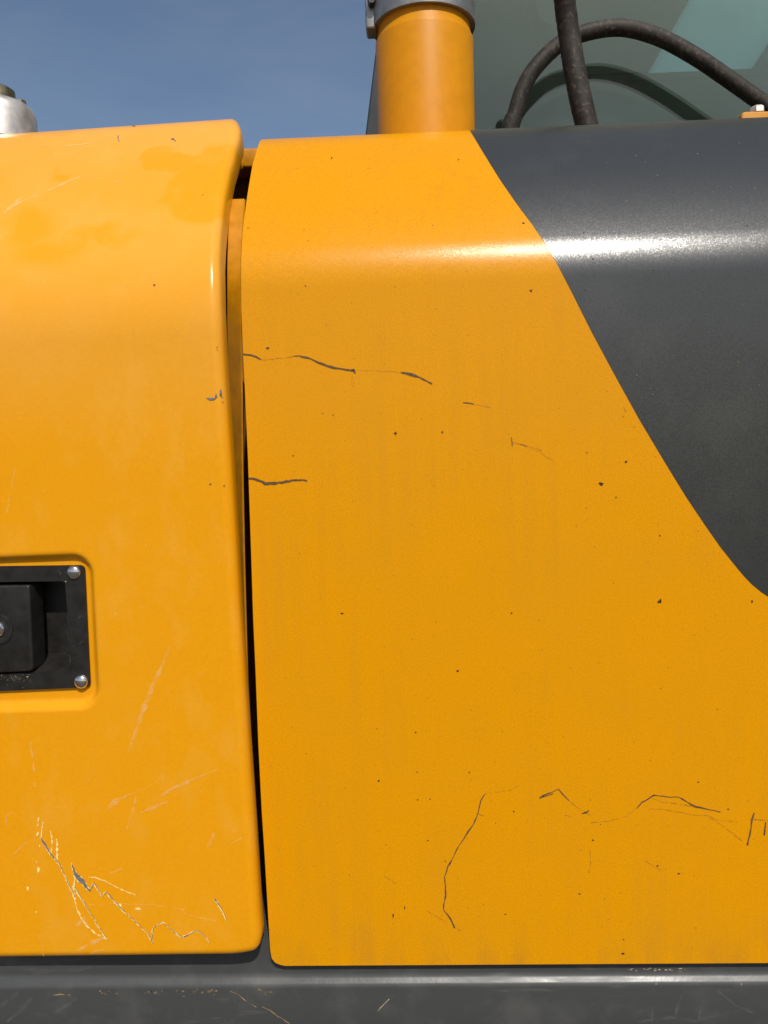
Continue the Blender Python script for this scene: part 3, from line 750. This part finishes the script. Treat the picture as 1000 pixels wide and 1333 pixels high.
# engine door
T = lambda *a, **k: scratch(DR, side_door, *a, **k)
def torn(pts, wd, inner='scr_grey'):
    T(pts, [v*0.8+1.1 for v in wd], 'scr_pale', off=0.0005, step=3, jit=0.8)
    T([(x+0.6, y-0.5) for x, y in pts], wd, inner, off=0.0008, step=2.5, jit=0.55)
torn([(53, 1091), (60, 1102), (66, 1112), (77, 1124), (83, 1137), (90, 1153), (97, 1168)], [2.4, 3, 2.2, 1.0, 1.0, 0.9, 0.8])
torn([(97, 1155), (105, 1168), (118, 1190), (132, 1212), (140, 1224)], [1, 0.9, 0.9, 0.8, 1])
T([(97, 1168), (100, 1182), (106, 1195), (114, 1206), (126, 1216), (138, 1222)], [2.2, 1.6, 2.4, 2.2, 1.6, 1.2], 'scr_pale')
T([(66, 1081), (68, 1090), (67.5, 1110)], [2, 2.6, 1.6], 'scr_pale'); T([(74, 1092), (74.5, 1105), (75, 1124)], [1.6, 2.6, 2], 'scr_pale')
T([(51, 1064), (49, 1075)], 1.6, 'scr_pale'); T([(56, 1070), (53.5, 1090)], 1.5, 'scr_pale'); T([(48, 1088), (50, 1083)], 2, 'scr_pale')
T([(93, 1123), (96, 1134), (98, 1142), (96, 1154), (97, 1166)], [1.2, 3, 2, 2.6, 1.6], 'scr_pale')
torn([(94, 1126), (98, 1138), (103, 1144), (108, 1148), (112, 1155), (117, 1160)], [2, 5, 7.5, 6, 5, 2])
torn([(117, 1160), (122, 1149), (126, 1156), (133, 1167), (138, 1161), (146, 1170), (155, 1180), (165, 1190), (175, 1198), (185, 1208), (194, 1218), (199, 1228)], [1, 0.9, 0.9, 1, 0.9, 1.2, 1.2, 0.9, 0.8, 0.8, 0.9, 1])
torn([(197, 1224), (199, 1208), (211, 1200), (223, 1210), (236, 1220), (243, 1218), (255, 1211), (264, 1216), (273, 1226)], [1, 0.8, 0.8, 0.8, 1, 1, 0.8, 0.8, 0.8])
T([(115, 1142), (124, 1142), (138, 1147), (152, 1155), (164, 1160), (177, 1165)], [1, 1.4, 1.2, 1.6, 1.4, 0.8], 'scr_pale')
torn([(279, 1170), (284, 1177), (290, 1187), (295, 1198)], [3.2, 1, 0.8, 0.8])
T([(240, 1189), (262, 1195), (289, 1200)], [0.8, 1.4, 1.4], 'smear'); T([(110, 1178), (150, 1176), (200, 1178), (240, 1184)], 1, 'smear')
blobs(DR, side_door, [(50.5, 1132, 2, 3.6), (36.5, 1156, 2.2, 3), (48, 1122, 1, 1.4), (47.5, 1187, 1.2, 1.2), (52, 1101, 1.2, 2), (180, 1183, 4, 2), (156, 1178, 2.5, 2.5)], 'scr_pale')
for pts, wd in [([(222, 838), (213, 862), (200, 890), (186, 925), (168, 978)], [1.5, 5, 7, 8, 2]), ([(139, 1054), (150, 1044), (164, 1036)], [1, 10, 3]), ([(164, 1036), (188, 1027), (215, 1010)], [2, 1.2, 0.8]),
                ([(210, 1036), (225, 1026), (245, 1018)], [2, 7, 6]), ([(245, 1018), (265, 1009), (282, 1002)], [5, 2, 1]), ([(183, 1058), (200, 1051), (219, 1043)], [2, 5, 2]),
                ([(178, 1034), (173, 1055), (165, 1080)], [4, 3, 1]), ([(40, 966), (43, 985), (45, 1005)], [3, 4, 2]), ([(46, 1018), (46, 1025)], [4, 3]), ([(270, 1103), (275, 1093), (279, 1084)], [2, 5, 3]),
                ([(301, 1098), (315, 1091)], [2, 2]), ([(304, 1085), (306, 1078)], [2, 1]), ([(18, 1112), (30, 1100), (38, 1095)], [2, 2, 1]), ([(100, 1238), (120, 1227), (136, 1221)], [4, 7, 3]),
                ([(118, 1240), (135, 1236)], [4, 3]), ([(52, 1218), (55, 1232), (57, 1245)], [3, 2, 2]), ([(8, 1075), (9, 1062), (17, 1056)], [2, 1.5, 1]), ([(136, 1098), (140, 1093)], [2, 1]),
                ([(146, 792), (152, 801)], [1, 2]), ([(143, 1137), (160, 1130)], [3, 2]), ([(60, 250), (85, 238), (105, 230)], [2, 5, 2]), ([(4, 278), (25, 262), (50, 255)], [3, 7, 3]),
                ([(85, 190), (108, 188), (119, 186)], [1.5, 2, 2]), ([(54, 189), (64, 189)], [2, 2]), ([(150, 237), (160, 239)], [2, 2]), ([(100, 1205), (110, 1196), (112, 1207)], [6, 9, 4]), ([(20, 610), (14, 640), (9, 668)], [1, 2, 1.5])]:
    T(pts, wd, 'smear', off=0.0004)
blobs(DR, side_door, [(274, 519, 6, 2), (281, 516, 2, 3), (288, 510, 2, 4), (290, 518, 1.5, 2), (154, 178, 1, 3), (155, 183, 0.8, 1.2), (225, 181, 2.4, 1.2), (228, 183, 1, 1.2), (174, 164, 3, 0.7), (181, 163, 3, 0.7)], 'scr_grey', 0.0006)
blobs(DR, side_door, [(274, 630, 1.5, 1.2), (292, 632, 1.5, 1), (264, 254, 0.8, 0.8), (283, 452, 1, 1.2), (201, 371, 1.2, 1.5)], 'scr', 0.0006, 'paint_specks')
rnd2 = random.Random(11)
blobs(DR, side_door, [q for q in [(rnd2.uniform(5, 270), rnd2.uniform(190, 1235), rnd2.uniform(0.3, 0.7), rnd2.uniform(0.3, 0.7)) for _ in range(60)] if not (q[0] < 140 and 700 < q[1] < 940)], 'scr_pale', 0.0005, 'dust_specks')
# rail
L = lambda *a, **k: scratch(rail_hit, rail_o, *a, **k)
L([(300, 1290), (310, 1294), (322, 1304), (334, 1311)], [1.3, 1.5, 1.2, 0.9], 'ochre'); L([(341, 1310), (352, 1315), (362, 1323), (377, 1332)], [0.9, 1.2, 1.2, 0.8], 'ochre')
L([(70, 1295), (80, 1294), (92, 1295)], [1, 1.8, 1.2], 'ochre'); L([(492, 1316), (500, 1307), (507, 1300)], [1, 1.4, 1.2], 'sand')
blobs(rail_hit, rail_o, [(818+rnd2.uniform(0, 75), 1262+rnd2.gauss(0, 1.0), rnd2.uniform(0.5, 2.6), rnd2.uniform(0.3, 0.9)) for _ in range(22)], 'sand', name='dust_flecks')
blobs(rail_hit, rail_o, [(rnd2.gauss(c_, 6), rnd2.gauss(1291, 1.6), rnd2.uniform(0.5, 1.7), rnd2.uniform(0.4, 1.1)) for c_ in (135, 198, 200, 235, 262, 272, 280, 345) for _ in range(6)] + [(338, 1288, 1.6, 2), (965, 1281, 1.2, 2), (854, 1281, 2, 1), (152, 1293, 2, 1)], 'ochre', name='paint_flecks')
for pts, wd in [([(830, 1330), (870, 1324), (905, 1329), (940, 1320), (975, 1312)], [3, 6, 5, 4, 2]), ([(888, 1295), (882, 1310), (878, 1328)], [3, 5, 3]), ([(915, 1300), (909, 1328)], [3, 4]), ([(852, 1300), (848, 1330)], [4, 3]),
                ([(0, 1310), (12, 1300), (25, 1292)], [4, 8, 5]), ([(10, 1330), (30, 1312), (45, 1296)], [3, 9, 4]), ([(30, 1262), (60, 1264), (100, 1262), (120, 1259)], [3, 6, 6, 3]), ([(50, 1325), (75, 1316), (100, 1300)], [3, 6, 3]), ([(935, 1290), (960, 1310), (990, 1322)], [4, 3, 3])]:
    L(pts, wd, 'smear_grey', name='scuff')
# crumbs of dust on the latch
def plate_hit(px, py): return lp(px, py, TH), Vector((0, -1, 0))
blobs(plate_hit, plate, [(rnd2.uniform(0, 40), 878+abs(rnd2.gauss(0, 6)), rnd2.uniform(0.2, 0.7), rnd2.uniform(0.2, 0.6)) for _ in range(34)] + [(36, 881, 2, 0.8), (86, 757, 1.2, 1.0)], 'sand', 0.0006, 'dust_crumbs')
for pts in ([(102, 806), (106, 801)], [(103, 839), (108, 834)], [(76, 741), (80, 748)], [(88, 800), (89, 812)], [(88, 822), (90, 834)], [(91, 852), (92, 862)]):
    scratch(plate_hit, plate, pts, [0.8, 1.4], 'smear_grey', off=0.0006)
def chk(prof, poly, name):
    print(name, [(round(proj(prof.pt(prof.edge(i, poly), i))[1]), round(prof.edge(i, poly), 4)) for i in range(0, len(prof.P), max(1, len(prof.P)//22))])
chk(hood, HOOD_L, 'HOOD'); chk(door, DOOR_R, 'DOOR')
print('SIL hood', [round(min(proj(hood.pt(x, i))[1] for i in range(len(hood.P)))) for x in (-0.15, 0.1, 0.3, 0.5)], 'door', [round(min(proj(door.pt(x, i))[1] for i in range(len(door.P)))) for x in (-0.45, -0.3, -0.17)])
